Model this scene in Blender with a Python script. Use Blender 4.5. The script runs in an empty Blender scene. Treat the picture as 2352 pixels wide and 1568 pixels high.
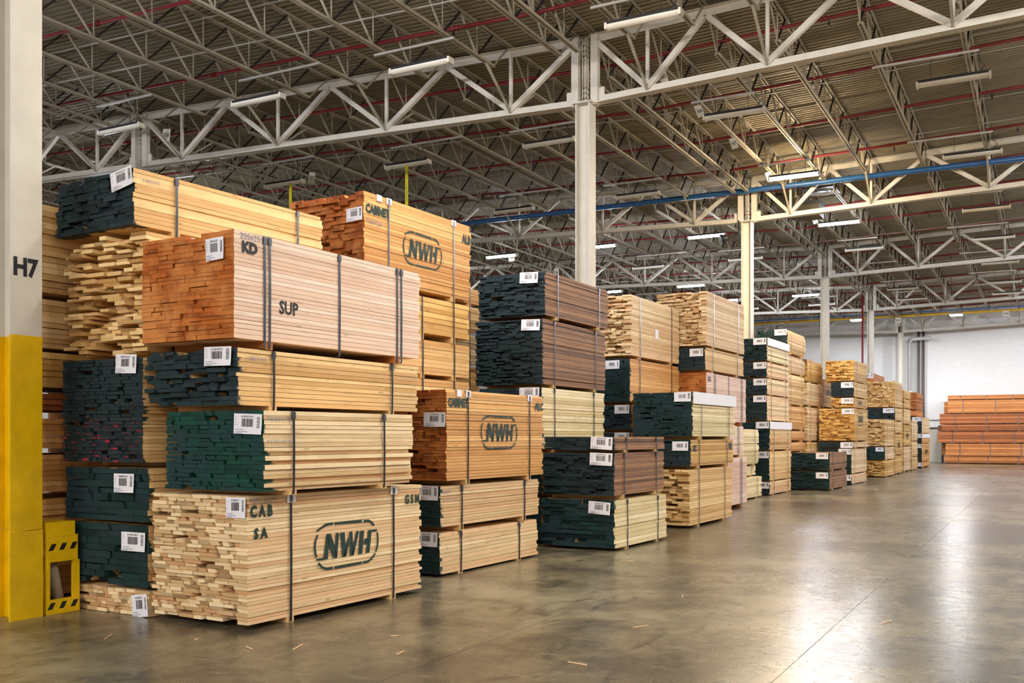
import bpy, math, random
from mathutils import Vector, Matrix
scene = bpy.context.scene
C = scene.collection
PI = math.pi

# ------------------------------------------------------------------ camera
cam_d = bpy.data.cameras.new('camera'); cam = bpy.data.objects.new('camera', cam_d); C.objects.link(cam)
cam_d.sensor_width = 36.0; cam_d.lens = 36.0 * 2287 / 2352
cam.location = (0, 0, 1.6); cam.rotation_euler = (PI / 2, 0, math.atan(1224 / 2287))
cam_d.shift_y = 219 / 2352; cam_d.clip_start = .1; cam_d.clip_end = 300
scene.camera = cam

# ------------------------------------------------------------------ world, exposure
w = bpy.data.worlds.new('world'); scene.world = w; w.use_nodes = True
w.node_tree.nodes['Background'].inputs[0].default_value = (.9, .92, 1, 1)
w.node_tree.nodes['Background'].inputs[1].default_value = .02
vs = scene.view_settings
vs.view_transform = 'Standard'; vs.look = 'None'; vs.gamma = 1; vs.use_curve_mapping = False
vs.exposure = 0.74
LAMP = 290.0            # emission of a lit tube lens
scene.cycles.max_bounces = 5; scene.cycles.diffuse_bounces = 4; scene.cycles.glossy_bounces = 2
scene.cycles.use_adaptive_sampling = True; scene.cycles.adaptive_threshold = .02
scene.cycles.sample_clamp_indirect = 6
scene.cycles.caustics_reflective = False; scene.cycles.caustics_refractive = False

# lamps: (X, Y, lit, colour)   five columns of tube fixtures hung at 8.45 m
WARM = (1.9, 1.46, .9); COOL = (.9, .95, 1.06); COOLV = (.68, .72, .8); NEUT = (1, .95, .87)
XS = (-18.1, -14.1, -10.15, -5.8, -1.55)
YS = (15.4, 20.8, 26.5, 33.0, 38.0, 43.5, 49.0, 52.9)
LIT = {(-5.8, 26.5): WARM, (-5.8, 33.0): COOLV, (-10.15, 33.0): COOLV, (-18.1, 33.0): COOLV, (-14.1, 33.0): COOLV,
       (-14.1, 43.5): COOLV, (-10.15, 49.0): COOLV, (-18.1, 43.5): COOLV, (-14.1, 49.0): COOLV}
# unseen tube lights; those behind the camera are added to brighten the end faces
EXTRA = [(-1.55, 9.9), (-5.8, 9.9), (-10.15, 9.9), (-14.1, 7.5), (-20, 9.9), (2.7, 4.4), (2.7, 15.4), (2.7, 20.8), (2.7, 26.5), (2.7, 33), (2.7, 38), (2.7, 43.5), (2.7, 49), (2.7, 52.9),
         (7, 9.9), (7, 20.8), (7, 33), (7, 43.5), (7, 52.9), (2.7, 59), (7, 62),
         (-12, -8), (-7.5, -8), (-3, -8), (1.5, -8), (6, -8), (-12, -13), (-7.5, -13), (-3, -13), (1.5, -13), (6, -13), (-9.5, -18), (-3, -18), (3.5, -18), (-24, 20), (-26, 38), (2.7, -1)]

# ------------------------------------------------------------------ helpers
def s2l(c):
    return tuple((x / 255 / 12.92 if x / 255 <= .04045 else ((x / 255 + .055) / 1.055) ** 2.4) for x in c)

class MB:
    def __init__(s): s.v = []; s.f = []; s.m = []
    def quad(s, a, b, c, d, m=0):
        n = len(s.v); s.v += [tuple(a), tuple(b), tuple(c), tuple(d)]; s.f.append((n, n+1, n+2, n+3)); s.m.append(m)
    def poly(s, pts, m=0):
        n = len(s.v); s.v += [tuple(p) for p in pts]; s.f.append(tuple(range(n, n+len(pts)))); s.m.append(m)
    def box(s, x0, x1, y0, y1, z0, z1, m=0, mf=None):
        n = len(s.v)
        s.v += [(x0,y0,z0),(x1,y0,z0),(x1,y1,z0),(x0,y1,z0),(x0,y0,z1),(x1,y0,z1),(x1,y1,z1),(x0,y1,z1)]
        s.f += [(n,n+3,n+2,n+1),(n+4,n+5,n+6,n+7),(n,n+1,n+5,n+4),(n+1,n+2,n+6,n+5),(n+2,n+3,n+7,n+6),(n+3,n,n+4,n+7)]
        s.m += [m]*6 if mf is None else mf
    def beam(s, a, b, w, h, up=(0,0,1), m=0):
        a = Vector(a); b = Vector(b); d = (b-a).normalized(); u = Vector(up)
        if abs(d.dot(u)) > .98: u = Vector((0,1,0))
        r = d.cross(u).normalized(); u = r.cross(d).normalized()
        n = len(s.v)
        for p in (a, b):
            for i, j in ((-1,-1),(1,-1),(1,1),(-1,1)):
                s.v.append(tuple(p + r*(i*w/2) + u*(j*h/2)))
        s.f += [(n,n+1,n+5,n+4),(n+1,n+2,n+6,n+5),(n+2,n+3,n+7,n+6),(n+3,n,n+4,n+7),(n+3,n+2,n+1,n),(n+4,n+5,n+6,n+7)]
        s.m += [m]*6
    def tube(s, pts, r, k=8, m=0, caps=True):
        pts = [Vector(p) for p in pts]; n0 = len(s.v)
        for i, p in enumerate(pts):
            d = ((pts[min(i+1, len(pts)-1)] - pts[max(i-1, 0)])).normalized()
            u = Vector((0,0,1)) if abs(d.z) < .95 else Vector((0,1,0))
            a = d.cross(u).normalized(); b = a.cross(d)
            rr = r[i] if isinstance(r, (list, tuple)) else r
            for j in range(k):
                t = 2*PI*j/k; s.v.append(tuple(p + a*(rr*math.cos(t)) + b*(rr*math.sin(t))))
        for i in range(len(pts)-1):
            for j in range(k):
                s.f.append((n0+i*k+j, n0+i*k+(j+1)%k, n0+(i+1)*k+(j+1)%k, n0+(i+1)*k+j)); s.m.append(m)
        if caps:
            s.f.append(tuple(n0+j for j in reversed(range(k)))); s.m.append(m)
            s.f.append(tuple(n0+(len(pts)-1)*k+j for j in range(k))); s.m.append(m)
    def mesh(s, name, mats):
        me = bpy.data.meshes.new(name); me.from_pydata(s.v, [], s.f)
        for mt in (mats if isinstance(mats, (list, tuple)) else [mats]): me.materials.append(mt)
        if any(s.m): me.polygons.foreach_set('material_index', s.m)
        me.update(); return me
    def build(s, name, mats, parent=None, smooth=False):
        me = s.mesh(name, mats)
        if smooth: me.polygons.foreach_set('use_smooth', [True]*len(me.polygons))
        return link(name, me, parent)

def link(name, me, parent=None):
    o = bpy.data.objects.new(name, me); C.objects.link(o)
    if parent: o.parent = parent
    return o
def empty(name, loc=(0,0,0), rz=0):
    o = bpy.data.objects.new(name, None); C.objects.link(o); o.location = loc; o.rotation_euler = (0,0,rz); o.empty_display_size = .2
    return o
def tag(o, label=None, cat=None, group=None, kind=None):
    if label: o['label'] = label
    if cat: o['category'] = cat
    if group: o['group'] = group
    if kind: o['kind'] = kind
    return o
def copy_tree(o, parent=None):
    c = o.copy(); C.objects.link(c)
    if parent: c.parent = parent
    for ch in list(o.children): copy_tree(ch, c)
    return c

# ------------------------------------------------------------------ materials
MATS = {}
def nodes(name, rough=.6, metal=0.0, spec=.5):
    m = bpy.data.materials.new(name); m.use_nodes = True; nt = m.node_tree
    b = nt.nodes['Principled BSDF']; b.inputs['Roughness'].default_value = rough; b.inputs['Metallic'].default_value = metal
    b.inputs['Specular IOR Level'].default_value = spec
    return m, nt, b
def N(nt, t, **kw):
    n = nt.nodes.new(t)
    for k, v in kw.items(): setattr(n, k, v)
    return n
def L(nt, a, b): nt.links.new(a, b)
def ramp(nt, stops, fac):
    r = N(nt, 'ShaderNodeValToRGB'); e = r.color_ramp.elements
    while len(e) < len(stops): e.new(.5)
    for i, (p, c) in enumerate(stops): e[i].position = p; e[i].color = (*c, 1)
    L(nt, fac, r.inputs[0]); return r
def noise(nt, vec, scale, detail=3, rough=.5, dist=0):
    n = N(nt, 'ShaderNodeTexNoise'); n.inputs['Scale'].default_value = scale; n.inputs['Detail'].default_value = detail
    n.inputs['Roughness'].default_value = rough; n.inputs['Distortion'].default_value = dist
    if vec is not None: L(nt, vec, n.inputs['Vector'])
    return n
def mapping(nt, vec, scale=(1,1,1), rot=(0,0,0), loc=(0,0,0)):
    mp = N(nt, 'ShaderNodeMapping'); mp.inputs['Scale'].default_value = scale; mp.inputs['Rotation'].default_value = rot; mp.inputs['Location'].default_value = loc
    L(nt, vec, mp.inputs['Vector']); return mp.outputs[0]
def mix(nt, fac, a, b, mode='MIX'):
    n = N(nt, 'ShaderNodeMix', data_type='RGBA', blend_type=mode)
    for i, x in ((0, fac), (6, a), (7, b)):
        if hasattr(x, 'links') or hasattr(x, 'is_linked'): L(nt, x, n.inputs[i])
        elif i == 0: n.inputs[0].default_value = x
        else: n.inputs[i].default_value = (*x, 1)
    return n.outputs[2]
def math_(nt, op, a, b=None, clamp=False):
    n = N(nt, 'ShaderNodeMath', operation=op); n.use_clamp = clamp
    for i, x in ((0, a), (1, b)):
        if x is None: continue
        if hasattr(x, 'is_linked'): L(nt, x, n.inputs[i])
        else: n.inputs[i].default_value = x
    return n.outputs[0]
def bump(nt, b, h, strength=.2, dist=.005):
    n = N(nt, 'ShaderNodeBump'); n.inputs['Strength'].default_value = strength; n.inputs['Distance'].default_value = dist
    L(nt, h, n.inputs['Height']); L(nt, n.outputs[0], b.inputs['Normal'])

def flat(name, rgb, rough=.6, metal=0.0, var=.12, scale=6, spec=.5):
    """painted or plain material with faint dirt"""
    if name in MATS: return MATS[name]
    m, nt, b = nodes(name, rough, metal, spec); c = s2l(rgb)
    tc = N(nt, 'ShaderNodeTexCoord'); n = noise(nt, tc.outputs['Object'], scale, 4, .6)
    r = ramp(nt, [(.3, tuple(x*(1-var) for x in c)), (.65, c)], n.outputs['Fac']); L(nt, r.outputs[0], b.inputs['Base Color'])
    MATS[name] = m; return m
def emit(name, rgb, strength):
    if name in MATS: return MATS[name]
    m, nt, b = nodes(name, .4); b.inputs['Base Color'].default_value = (*rgb, 1)
    b.inputs['Emission Color'].default_value = (*rgb, 1); b.inputs['Emission Strength'].default_value = strength
    MATS[name] = m; return m

WOODS = {  # side dark, side light, accent (sRGB)
 'maple': ((214,174,122), (248,222,178), (222,164,118)),
 'poplar': ((222,194,138), (250,232,190), (208,192,136)),
 'oak':   ((212,164,100), (246,212,154), (196,144,84)),
 'gold':  ((200,146,74), (238,196,122), (164,114,50)),
 'alder': ((212,150,82), (240,190,122), (182,118,60)),
 'beech': ((238,202,176), (252,226,206), (240,196,166)),
 'pinkish': ((228,186,166), (246,218,202), (222,176,158)),
 'walnut': ((94,62,38), (172,126,86), (142,98,70)),
 'cherry': ((138,74,36), (190,116,66), (112,56,28)),
 'sienna': ((168,96,44), (216,144,82), (134,74,34)),
}
PAINTS = {  # end paint: dark, main, second tone
 'slate': ((12,22,26), (40,54,62), (28,48,50)),
 'green': ((10,26,28), (22,54,50), (34,52,60)),
 'bright': ((8,40,34), (18,70,56), (30,56,62)),
 'red':   ((14,22,27), (36,48,56), (26,48,48)),
 'rust':  ((126,60,14), (184,100,36), (206,134,72)),
 'brown': ((96,44,14), (168,90,34), (196,124,62)),
}
def wood_side(kind, paint=None):
    key = 'side_%s_%s' % (kind, paint)
    if key in MATS: return MATS[key]
    d, l, a = [s2l(c) for c in WOODS[kind]]
    m, nt, b = nodes('%s_board_face' % kind, .62, 0, .35)
    tc = N(nt, 'ShaderNodeTexCoord'); geo = N(nt, 'ShaderNodeNewGeometry'); rnd = geo.outputs['Random Per Island']
    off = N(nt, 'ShaderNodeCombineXYZ'); L(nt, math_(nt, 'MULTIPLY', rnd, 37.0), off.inputs[0]); L(nt, math_(nt, 'MULTIPLY', rnd, 91.0), off.inputs[1]); L(nt, math_(nt, 'MULTIPLY', rnd, 53.0), off.inputs[2])
    add = N(nt, 'ShaderNodeVectorMath', operation='ADD'); L(nt, tc.outputs['Object'], add.inputs[0]); L(nt, off.outputs[0], add.inputs[1])
    v = add.outputs[0]
    g1 = noise(nt, mapping(nt, v, (14, .8, 22)), 1.0, 4, .6, .4)
    g2 = noise(nt, mapping(nt, v, (60, 3, 90)), 1.0, 2, .6)
    f = math_(nt, 'ADD', math_(nt, 'MULTIPLY', g1.outputs['Fac'], .75), math_(nt, 'SUBTRACT', math_(nt, 'MULTIPLY', rnd, .85), .2), True)
    f = math_(nt, 'ADD', f, math_(nt, 'MULTIPLY', math_(nt, 'SUBTRACT', g2.outputs['Fac'], .5), .35), True)
    base = ramp(nt, [(.12, tuple(x*.9 for x in d)), (.85, l)], f).outputs[0]
    # some boards take the accent tone
    wn = N(nt, 'ShaderNodeTexWhiteNoise', noise_dimensions='1D'); L(nt, math_(nt, 'MULTIPLY', rnd, 913.7), wn.inputs['W'])
    acc = math_(nt, 'MULTIPLY', math_(nt, 'GREATER_THAN', wn.outputs['Value'], .72), .42)
    base = mix(nt, acc, base, a)
    # knots and dark mineral streaks
    vo = N(nt, 'ShaderNodeTexVoronoi'); vo.inputs['Scale'].default_value = 1.0; L(nt, mapping(nt, v, (9, 2.2, 9)), vo.inputs['Vector'])
    kn = ramp(nt, [(.0, (1,1,1)), (.075, (.7,.7,.7)), (.11, (0,0,0))], vo.outputs['Distance']).outputs[0]
    base = mix(nt, math_(nt, 'MULTIPLY', kn, .55), base, tuple(x*.38 for x in a))
    st = noise(nt, mapping(nt, v, (30, 1.1, 46)), 1.0, 3, .7)
    base = mix(nt, math_(nt, 'MULTIPLY', ramp(nt, [(.63, (0,0,0)), (.7, (1,1,1))], st.outputs['Fac']).outputs[0], .38), base, tuple(x*.5 for x in d))
    bl = noise(nt, mapping(nt, v, (2.2, 1.6, 2.2)), 1.0, 3, .6, .5)
    base = mix(nt, math_(nt, 'MULTIPLY', ramp(nt, [(.5, (0,0,0)), (.75, (1,1,1))], bl.outputs['Fac']).outputs[0], .4), base, tuple(x*.72 for x in d))
    cr = noise(nt, mapping(nt, v, (5, 2.4, 170)), 1.0, 2, .5)
    base = mix(nt, math_(nt, 'MULTIPLY', ramp(nt, [(.68, (0,0,0)), (.72, (1,1,1))], cr.outputs['Fac']).outputs[0], .6), base, tuple(x*.28 for x in d))
    sw = noise(nt, mapping(nt, v, (3, 130, 4)), 1.0, 1, .5)
    base = mix(nt, math_(nt, 'MULTIPLY', math_(nt, 'SUBTRACT', sw.outputs['Fac'], .45, True), .35), base, tuple(x*.6 for x in d))
    if paint:
        sx = N(nt, 'ShaderNodeSeparateXYZ'); L(nt, tc.outputs['Object'], sx.inputs[0])
        pn = noise(nt, mapping(nt, v, (3, 6, 26)), 1.0, 3, .6)
        lim = math_(nt, 'ADD', math_(nt, 'MULTIPLY', math_(nt, 'SUBTRACT', pn.outputs['Fac'], .5), .3), math_(nt, 'MULTIPLY', math_(nt, 'GREATER_THAN', wn.outputs['Value'], .8), .06))
        inner = math_(nt, 'MULTIPLY', math_(nt, 'LESS_THAN', sx.outputs[0], -.03), math_(nt, 'ADD', .02, math_(nt, 'MULTIPLY', pn.outputs['Fac'], .14)))
        lim = math_(nt, 'ADD', math_(nt, 'MAXIMUM', lim, .004), inner) if paint in ('slate', 'green', 'bright', 'red') else inner
        fac = math_(nt, 'MULTIPLY', math_(nt, 'SUBTRACT', lim, sx.outputs[1]), 30.0, True)
        base = mix(nt, fac, base, s2l(PAINTS[paint][1]))
    L(nt, base, b.inputs['Base Color'])
    bump(nt, b, g2.outputs['Fac'], .12, .002)
    MATS[key] = m; return m
def wood_end(kind, paint=None):
    key = 'end_%s_%s' % (kind, paint)
    if key in MATS: return MATS[key]
    m, nt, b = nodes('%s_board_end' % (paint or kind), .7, 0, .3)
    tc = N(nt, 'ShaderNodeTexCoord'); geo = N(nt, 'ShaderNodeNewGeometry'); rnd = geo.outputs['Random Per Island']
    if paint is None:
        d, l, a = [s2l(c) for c in WOODS[kind]]
        d = tuple(x*.82 for x in d)
        g = noise(nt, mapping(nt, tc.outputs['Object'], (60, 1, 160)), 1.0, 3, .6, 1.5)
        f = math_(nt, 'ADD', math_(nt, 'MULTIPLY', g.outputs['Fac'], .35), math_(nt, 'MULTIPLY', rnd, .75), True)
        base = ramp(nt, [(.1, tuple(x*.9 for x in a)), (.35, d), (.9, l)], f).outputs[0]
        wn = N(nt, 'ShaderNodeTexWhiteNoise', noise_dimensions='1D'); L(nt, math_(nt, 'MULTIPLY', rnd, 331.7), wn.inputs['W'])
        base = mix(nt, math_(nt, 'MULTIPLY', math_(nt, 'GREATER_THAN', wn.outputs['Value'], .93), .55), base, tuple(x*.3 for x in d))
    else:
        d, l, a = [s2l(c) for c in PAINTS[paint]]
        g = noise(nt, tc.outputs['Object'], 2.6, 3, .6)
        g2 = noise(nt, tc.outputs['Object'], 34, 3, .7)
        f = math_(nt, 'ADD', math_(nt, 'MULTIPLY', g2.outputs['Fac'], .5), math_(nt, 'MULTIPLY', rnd, .6), True)
        base = ramp(nt, [(.15, d), (.75, l)], f).outputs[0]
        base = mix(nt, ramp(nt, [(.42, (0,0,0)), (.6, (1,1,1))], g.outputs['Fac']).outputs[0], base, a)
        if paint == 'red':
            sx = N(nt, 'ShaderNodeSeparateXYZ'); L(nt, tc.outputs['Object'], sx.inputs[0])
            rn = noise(nt, mapping(nt, tc.outputs['Object'], (7, 1, 80)), 1.0, 2, .5)
            low = math_(nt, 'MULTIPLY', math_(nt, 'SUBTRACT', .42, sx.outputs[2]), 5.0, True)
            rf = math_(nt, 'MULTIPLY', ramp(nt, [(.6, (0,0,0)), (.66, (1,1,1))], rn.outputs['Fac']).outputs[0], low)
            base = mix(nt, rf, base, s2l((206, 32, 60)))
    L(nt, base, b.inputs['Base Color'])
    MATS[key] = m; return m

def concrete_floor():
    m, nt, b = nodes('polished_concrete', .2, 0, .6)
    tc = N(nt, 'ShaderNodeTexCoord'); v = tc.outputs['Object']
    n1 = noise(nt, mapping(nt, v, (.3, .3, 1)), 1.0, 4, .5, .2)
    n2 = noise(nt, mapping(nt, v, (1.4, 1.4, 1)), 1.0, 5, .55, .6)
    n3 = noise(nt, mapping(nt, v, (20, 20, 1)), 1.0, 4, .65)
    base = ramp(nt, [(.3, s2l((66,61,50))), (.47, s2l((108,98,76))), (.66, s2l((144,133,106)))], n1.outputs['Fac']).outputs[0]
    base = mix(nt, ramp(nt, [(.34, (.8,.8,.8)), (.58, (0,0,0))], n2.outputs['Fac']).outputs[0], base, s2l((62,56,46)))
    # scuffs and tyre smears
    n4 = noise(nt, mapping(nt, v, (3.2, 1.3, 1), (0, 0, .5)), 1.0, 6, .72, 1.6)
    base = mix(nt, ramp(nt, [(.5, (0,0,0)), (.68, (.8,.8,.8))], n4.outputs['Fac']).outputs[0], base, s2l((38,37,36)))
    n5 = noise(nt, mapping(nt, v, (4, 9, 1), (0, 0, -.5)), 1.0, 5, .7, 1.0)
    base = mix(nt, ramp(nt, [(.62, (0,0,0)), (.74, (.55,.55,.55))], n5.outputs['Fac']).outputs[0], base, s2l((44,42,42)))
    n6 = noise(nt, mapping(nt, v, (9, 5, 1), (0, 0, .5)), 1.0, 6, .75, .4)
    m6 = math_(nt, 'MULTIPLY', ramp(nt, [(.53, (0,0,0)), (.66, (.75,.75,.75))], n6.outputs['Fac']).outputs[0], ramp(nt, [(.42, (0,0,0)), (.62, (1,1,1))], n4.outputs['Fac']).outputs[0])
    base = mix(nt, m6, base, s2l((40,39,38)))
    n7 = noise(nt, mapping(nt, v, (2.6, 7, 1), (0, 0, 1.1)), 1.0, 6, .7, .3)
    base = mix(nt, ramp(nt, [(.56, (0,0,0)), (.74, (.5,.5,.5))], n7.outputs['Fac']).outputs[0], base, s2l((168,158,132)))
    base = mix(nt, math_(nt, 'MULTIPLY', n3.outputs['Fac'], .3), base, s2l((96,87,68)))
    # saw-cut joints
    sx = N(nt, 'ShaderNodeSeparateXYZ'); L(nt, v, sx.inputs[0])
    jf = None
    for ax, p in ((0, -3.84), (0, -1.57), (0, 2.0), (1, 5.3), (1, 11.3), (1, 17.3), (1, 29.3), (1, 41.3), (1, 53.3)):
        d = math_(nt, 'ABSOLUTE', math_(nt, 'SUBTRACT', sx.outputs[ax], p))
        l = math_(nt, 'LESS_THAN', d, .0045 if ax == 0 else .003)
        jf = l if jf is None else math_(nt, 'MAXIMUM', jf, l)
    base = mix(nt, math_(nt, 'MULTIPLY', jf, .7), base, s2l((44,40,36)))
    L(nt, base, b.inputs['Base Color'])
    rr = math_(nt, 'ADD', .19, math_(nt, 'ADD', math_(nt, 'MULTIPLY', n1.outputs['Fac'], .1), math_(nt, 'MULTIPLY', n5.outputs['Fac'], .07)))
    rr = math_(nt, 'ADD', rr, math_(nt, 'MULTIPLY', jf, .3))
    L(nt, rr, b.inputs['Roughness'])
    nb = noise(nt, mapping(nt, v, (2.2, 2.2, 1)), 1.0, 2, .4)
    bump(nt, b, nb.outputs['Fac'], .07, .01)
    return m
def block_wall():
    m, nt, b = nodes('painted_block_wall', .75, 0, .2)
    tc = N(nt, 'ShaderNodeTexCoord'); v = tc.outputs['Object']
    sx = N(nt, 'ShaderNodeSeparateXYZ'); L(nt, v, sx.inputs[0]); cb = N(nt, 'ShaderNodeCombineXYZ')
    L(nt, math_(nt, 'ADD', sx.outputs[0], sx.outputs[1]), cb.inputs[0]); L(nt, sx.outputs[2], cb.inputs[1])
    br = N(nt, 'ShaderNodeTexBrick'); L(nt, cb.outputs[0], br.inputs['Vector'])
    br.inputs['Scale'].default_value = 1; br.inputs['Brick Width'].default_value = .4; br.inputs['Row Height'].default_value = .2; br.inputs['Mortar Size'].default_value = .006
    br.inputs['Color1'].default_value = (*s2l((236,235,234)), 1); br.inputs['Color2'].default_value = (*s2l((232,231,230)), 1); br.inputs['Mortar'].default_value = (*s2l((227,226,224)), 1)
    n = noise(nt, v, .5, 4, .6)
    base = mix(nt, math_(nt, 'MULTIPLY', n.outputs['Fac'], .2), br.outputs['Color'], s2l((196,192,186)))
    L(nt, base, b.inputs['Base Color']); return m

M_FLOOR = concrete_floor(); M_WALL = block_wall()
M_DECK = flat('white_roof_deck', (142,131,107), .75, .0, .22, 1.3)
M_STEEL = flat('cream_painted_steel', (214,208,196), .6, 0, .12, 3)
M_JOIST = flat('dusty_joist_paint', (168,159,140), .7, 0, .2, 4)
M_YEL = flat('yellow_paint', (240,194,4), .4, 0, .2, 5)
M_RED = flat('red_pipe_paint', (124,27,31), .5); M_BLUE = flat('blue_pipe_paint', (34,84,136), .4); M_YPIPE = flat('yellow_pipe_paint', (216,168,30), .4)
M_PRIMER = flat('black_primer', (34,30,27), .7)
M_BLACK = flat('black_metal', (26,24,24), .5); M_STRAP = flat('steel_strap', (92,94,102), .28, .85, .3, 12)
M_DSTRAP = flat('dark_strap', (48,47,50), .35, .5, .2, 12)
M_PAPER = flat('white_paper', (240,238,246), .6, 0, .04); M_INK = flat('ink', (24,24,30), .7); M_GREY_INK = flat('pale_ink', (140,140,158), .7)
M_STENCIL = flat('green_stencil_paint', (18,52,44), .6, 0, .3, 30); M_BSTENCIL = flat('black_stencil_paint', (28,26,28), .6, 0, .2, 30)
M_RUN = wood_side('oak'); M_RUNR = wood_side('sienna')
M_TAPE = flat('yellow_tape', (226,214,20), .4); M_LENS = flat('dusty_lens', (228,222,208), .35, 0, .1, 4)
M_CHROME = flat('bright_conduit', (178,174,166), .35, .3); M_TUBE = flat('kraft_tube', (158,140,118), .8, 0, .3, 9)

# ------------------------------------------------------------------ text shapes (a font curve turned into polygons)
_tc = {}
def text_polys(s, bold=0.0, shear=0.0):
    k = (s, bold, shear)
    if k not in _tc:
        cu = bpy.data.curves.new('t', 'FONT'); cu.body = s; cu.size = 1; cu.resolution_u = 2; cu.offset = bold; cu.shear = shear
        ob = bpy.data.objects.new('t', cu); C.objects.link(ob)
        me = ob.to_mesh(); vs_ = [(v.co.x, v.co.y) for v in me.vertices]; fs = [tuple(p.vertices) for p in me.polygons]
        ob.to_mesh_clear(); bpy.data.objects.remove(ob); bpy.data.curves.remove(cu)
        xs = [v[0] for v in vs_]; ys = [v[1] for v in vs_]
        x0, x1, y0, y1 = min(xs), max(xs), min(ys), max(ys)
        _tc[k] = ([((x-x0)/(x1-x0), (y-y0)/(y1-y0)) for x, y in vs_], fs)
    return _tc[k]
def put_polys(mb, polys, fn):
    vs_, fs = polys; n = len(mb.v); mb.v += [tuple(fn(u, v)) for u, v in vs_]
    for f in fs: mb.f.append(tuple(n+i for i in f)); mb.m.append(0)
def stroke(pts, w0):
    """polyline with width (crop units) as quads"""
    out = []; P = [Vector(p) for p in pts]; nr = []
    for i in range(len(P)):
        d = (P[min(i+1, len(P)-1)] - P[max(i-1, 0)]).normalized(); nr.append(Vector((-d.y, d.x)))
    for i in range(len(P)-1):
        wa, wb = w0[i], w0[i+1]
        out.append([P[i]+nr[i]*wa/2, P[i+1]+nr[i+1]*wb/2, P[i+1]-nr[i+1]*wb/2, P[i]-nr[i]*wa/2])
    return out
def logo_polys():
    Q = [[(512,440),(560,520),(535,950),(365,955),(340,915),(468,912)], [(512,440),(580,440),(645,700),(690,955),(630,955),(540,680)],
         [(665,445),(720,448),(685,955),(640,900)], [(737,448),(812,448),(835,955),(775,955)], [(878,520),(885,700),(840,955),(790,955),(836,690)],
         [(890,450),(942,450),(968,955),(908,955)], [(1010,455),(1060,460),(968,955),(930,930)], [(1075,460),(1150,460),(1115,950),(1050,950)],
         [(1155,640),(1215,630),(1205,760),(1148,760)], [(1220,462),(1380,465),(1380,510),(1283,508),(1245,950),(1180,950),(1200,760)],
         [(640,215),(1110,230),(1110,285),(640,268)], [(640,1125),(1110,1115),(1110,1165),(640,1175)]]
    Q += stroke([(618,240),(540,240),(480,262),(430,300),(360,358)], (54,52,48,40,34))
    Q += stroke([(372,435),(335,560),(325,680),(336,790),(352,885)], (30,)*5)
    Q += stroke([(385,1000),(420,1075),(470,1125),(530,1148),(615,1148)], (34,36,42,48,50))
    Q += stroke([(1130,1140),(1215,1138),(1270,1100),(1310,1050),(1350,985)], (50,48,42,36,30))
    Q += stroke([(1383,535),(1397,640),(1398,740),(1388,840),(1362,950)], (28,)*5)
    Q += stroke([(1140,262),(1225,264),(1268,290),(1300,330),(1325,385)], (54,52,44,38,32))
    vs_ = []; fs = []
    for q in Q:
        n = len(vs_); vs_ += [((p[0]-310)/1100, (1180-p[1])/970) for p in q]; fs.append(tuple(range(n, n+len(q))))
    return vs_, fs
LOGO = logo_polys()

# ------------------------------------------------------------------ room shell
VX = -7.95                                   # roof valley, along the column line
def roof(x): return .029*abs(x-VX)
XL, XR, YB, YF = -33.0, 14.0, -24.0, 67.6
mb = MB(); mb.quad((XL,YB,0),(XR,YB,0),(XR,YF+.3,0),(XL,YF+.3,0)); tag(mb.build('floor', M_FLOOR), kind='structure')
mb = MB(); P_ = .1524; n = int((YF+.3-YB)/P_)+1; prof = []
for i in range(n):
    y = YB + i*P_
    prof += [(y, 0), (y+.088, 0), (y+.096, .045), (y+.144, .045)]
cols_ = [(x, 9.47+roof(x)) for x in (XL, VX, XR)]
for x, z in cols_:
    mb.v += [(x, y, z+dz) for y, dz in prof]
k = len(prof)
for c in range(2):
    for i in range(k-1): mb.f.append((c*k+i, c*k+i+1, (c+1)*k+i+1, (c+1)*k+i)); mb.m.append(0)
tag(mb.build('ceiling', M_DECK), kind='structure')
def wall(name, x0, x1, y0, y1, z1=10.4):
    mb = MB(); mb.box(x0, x1, y0, y1, 0, z1); return tag(mb.build(name, M_WALL), kind='structure')
wall('wall_back', XL, XR, YF, YF+.3); wall('wall_left', XL-.3, XL, YB, YF); wall('wall_right', XR, XR+.3, YB, YF); wall('wall_front', XL, XR, YB-.3, YB)

# door, frame and trims on the far wall
dr = empty('door_1', (-6.15, YF-.01, 0)); tag(dr, kind='structure')
mb = MB(); mb.box(-.45, .45, -.04, 0, 0.01, 2.1); mb.build('door_panel', flat('door_paint', (196,188,172), .5), dr)
mb = MB(); mb.box(-.54, -.45, -.07, 0, 0.0, 2.2); mb.box(.45, .54, -.07, 0, 0.0, 2.2); mb.box(-.45, .45, -.07, 0, 2.1, 2.2); mb.build('door_frame', flat('dark_door_frame', (62,50,46), .5), dr)
mb = MB(); mb.tube([(-.36,-.09,1.0),(-.36,-.09,1.12)], .02); mb.build('door_handle', M_CHROME, dr)
mb = MB(); mb.box(-7.0, -2.0, YF-.05, YF-.001, 2.62, 2.68); tag(mb.build('trim_1', flat('grey_conduit', (120,120,124), .5)), kind='structure')

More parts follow.
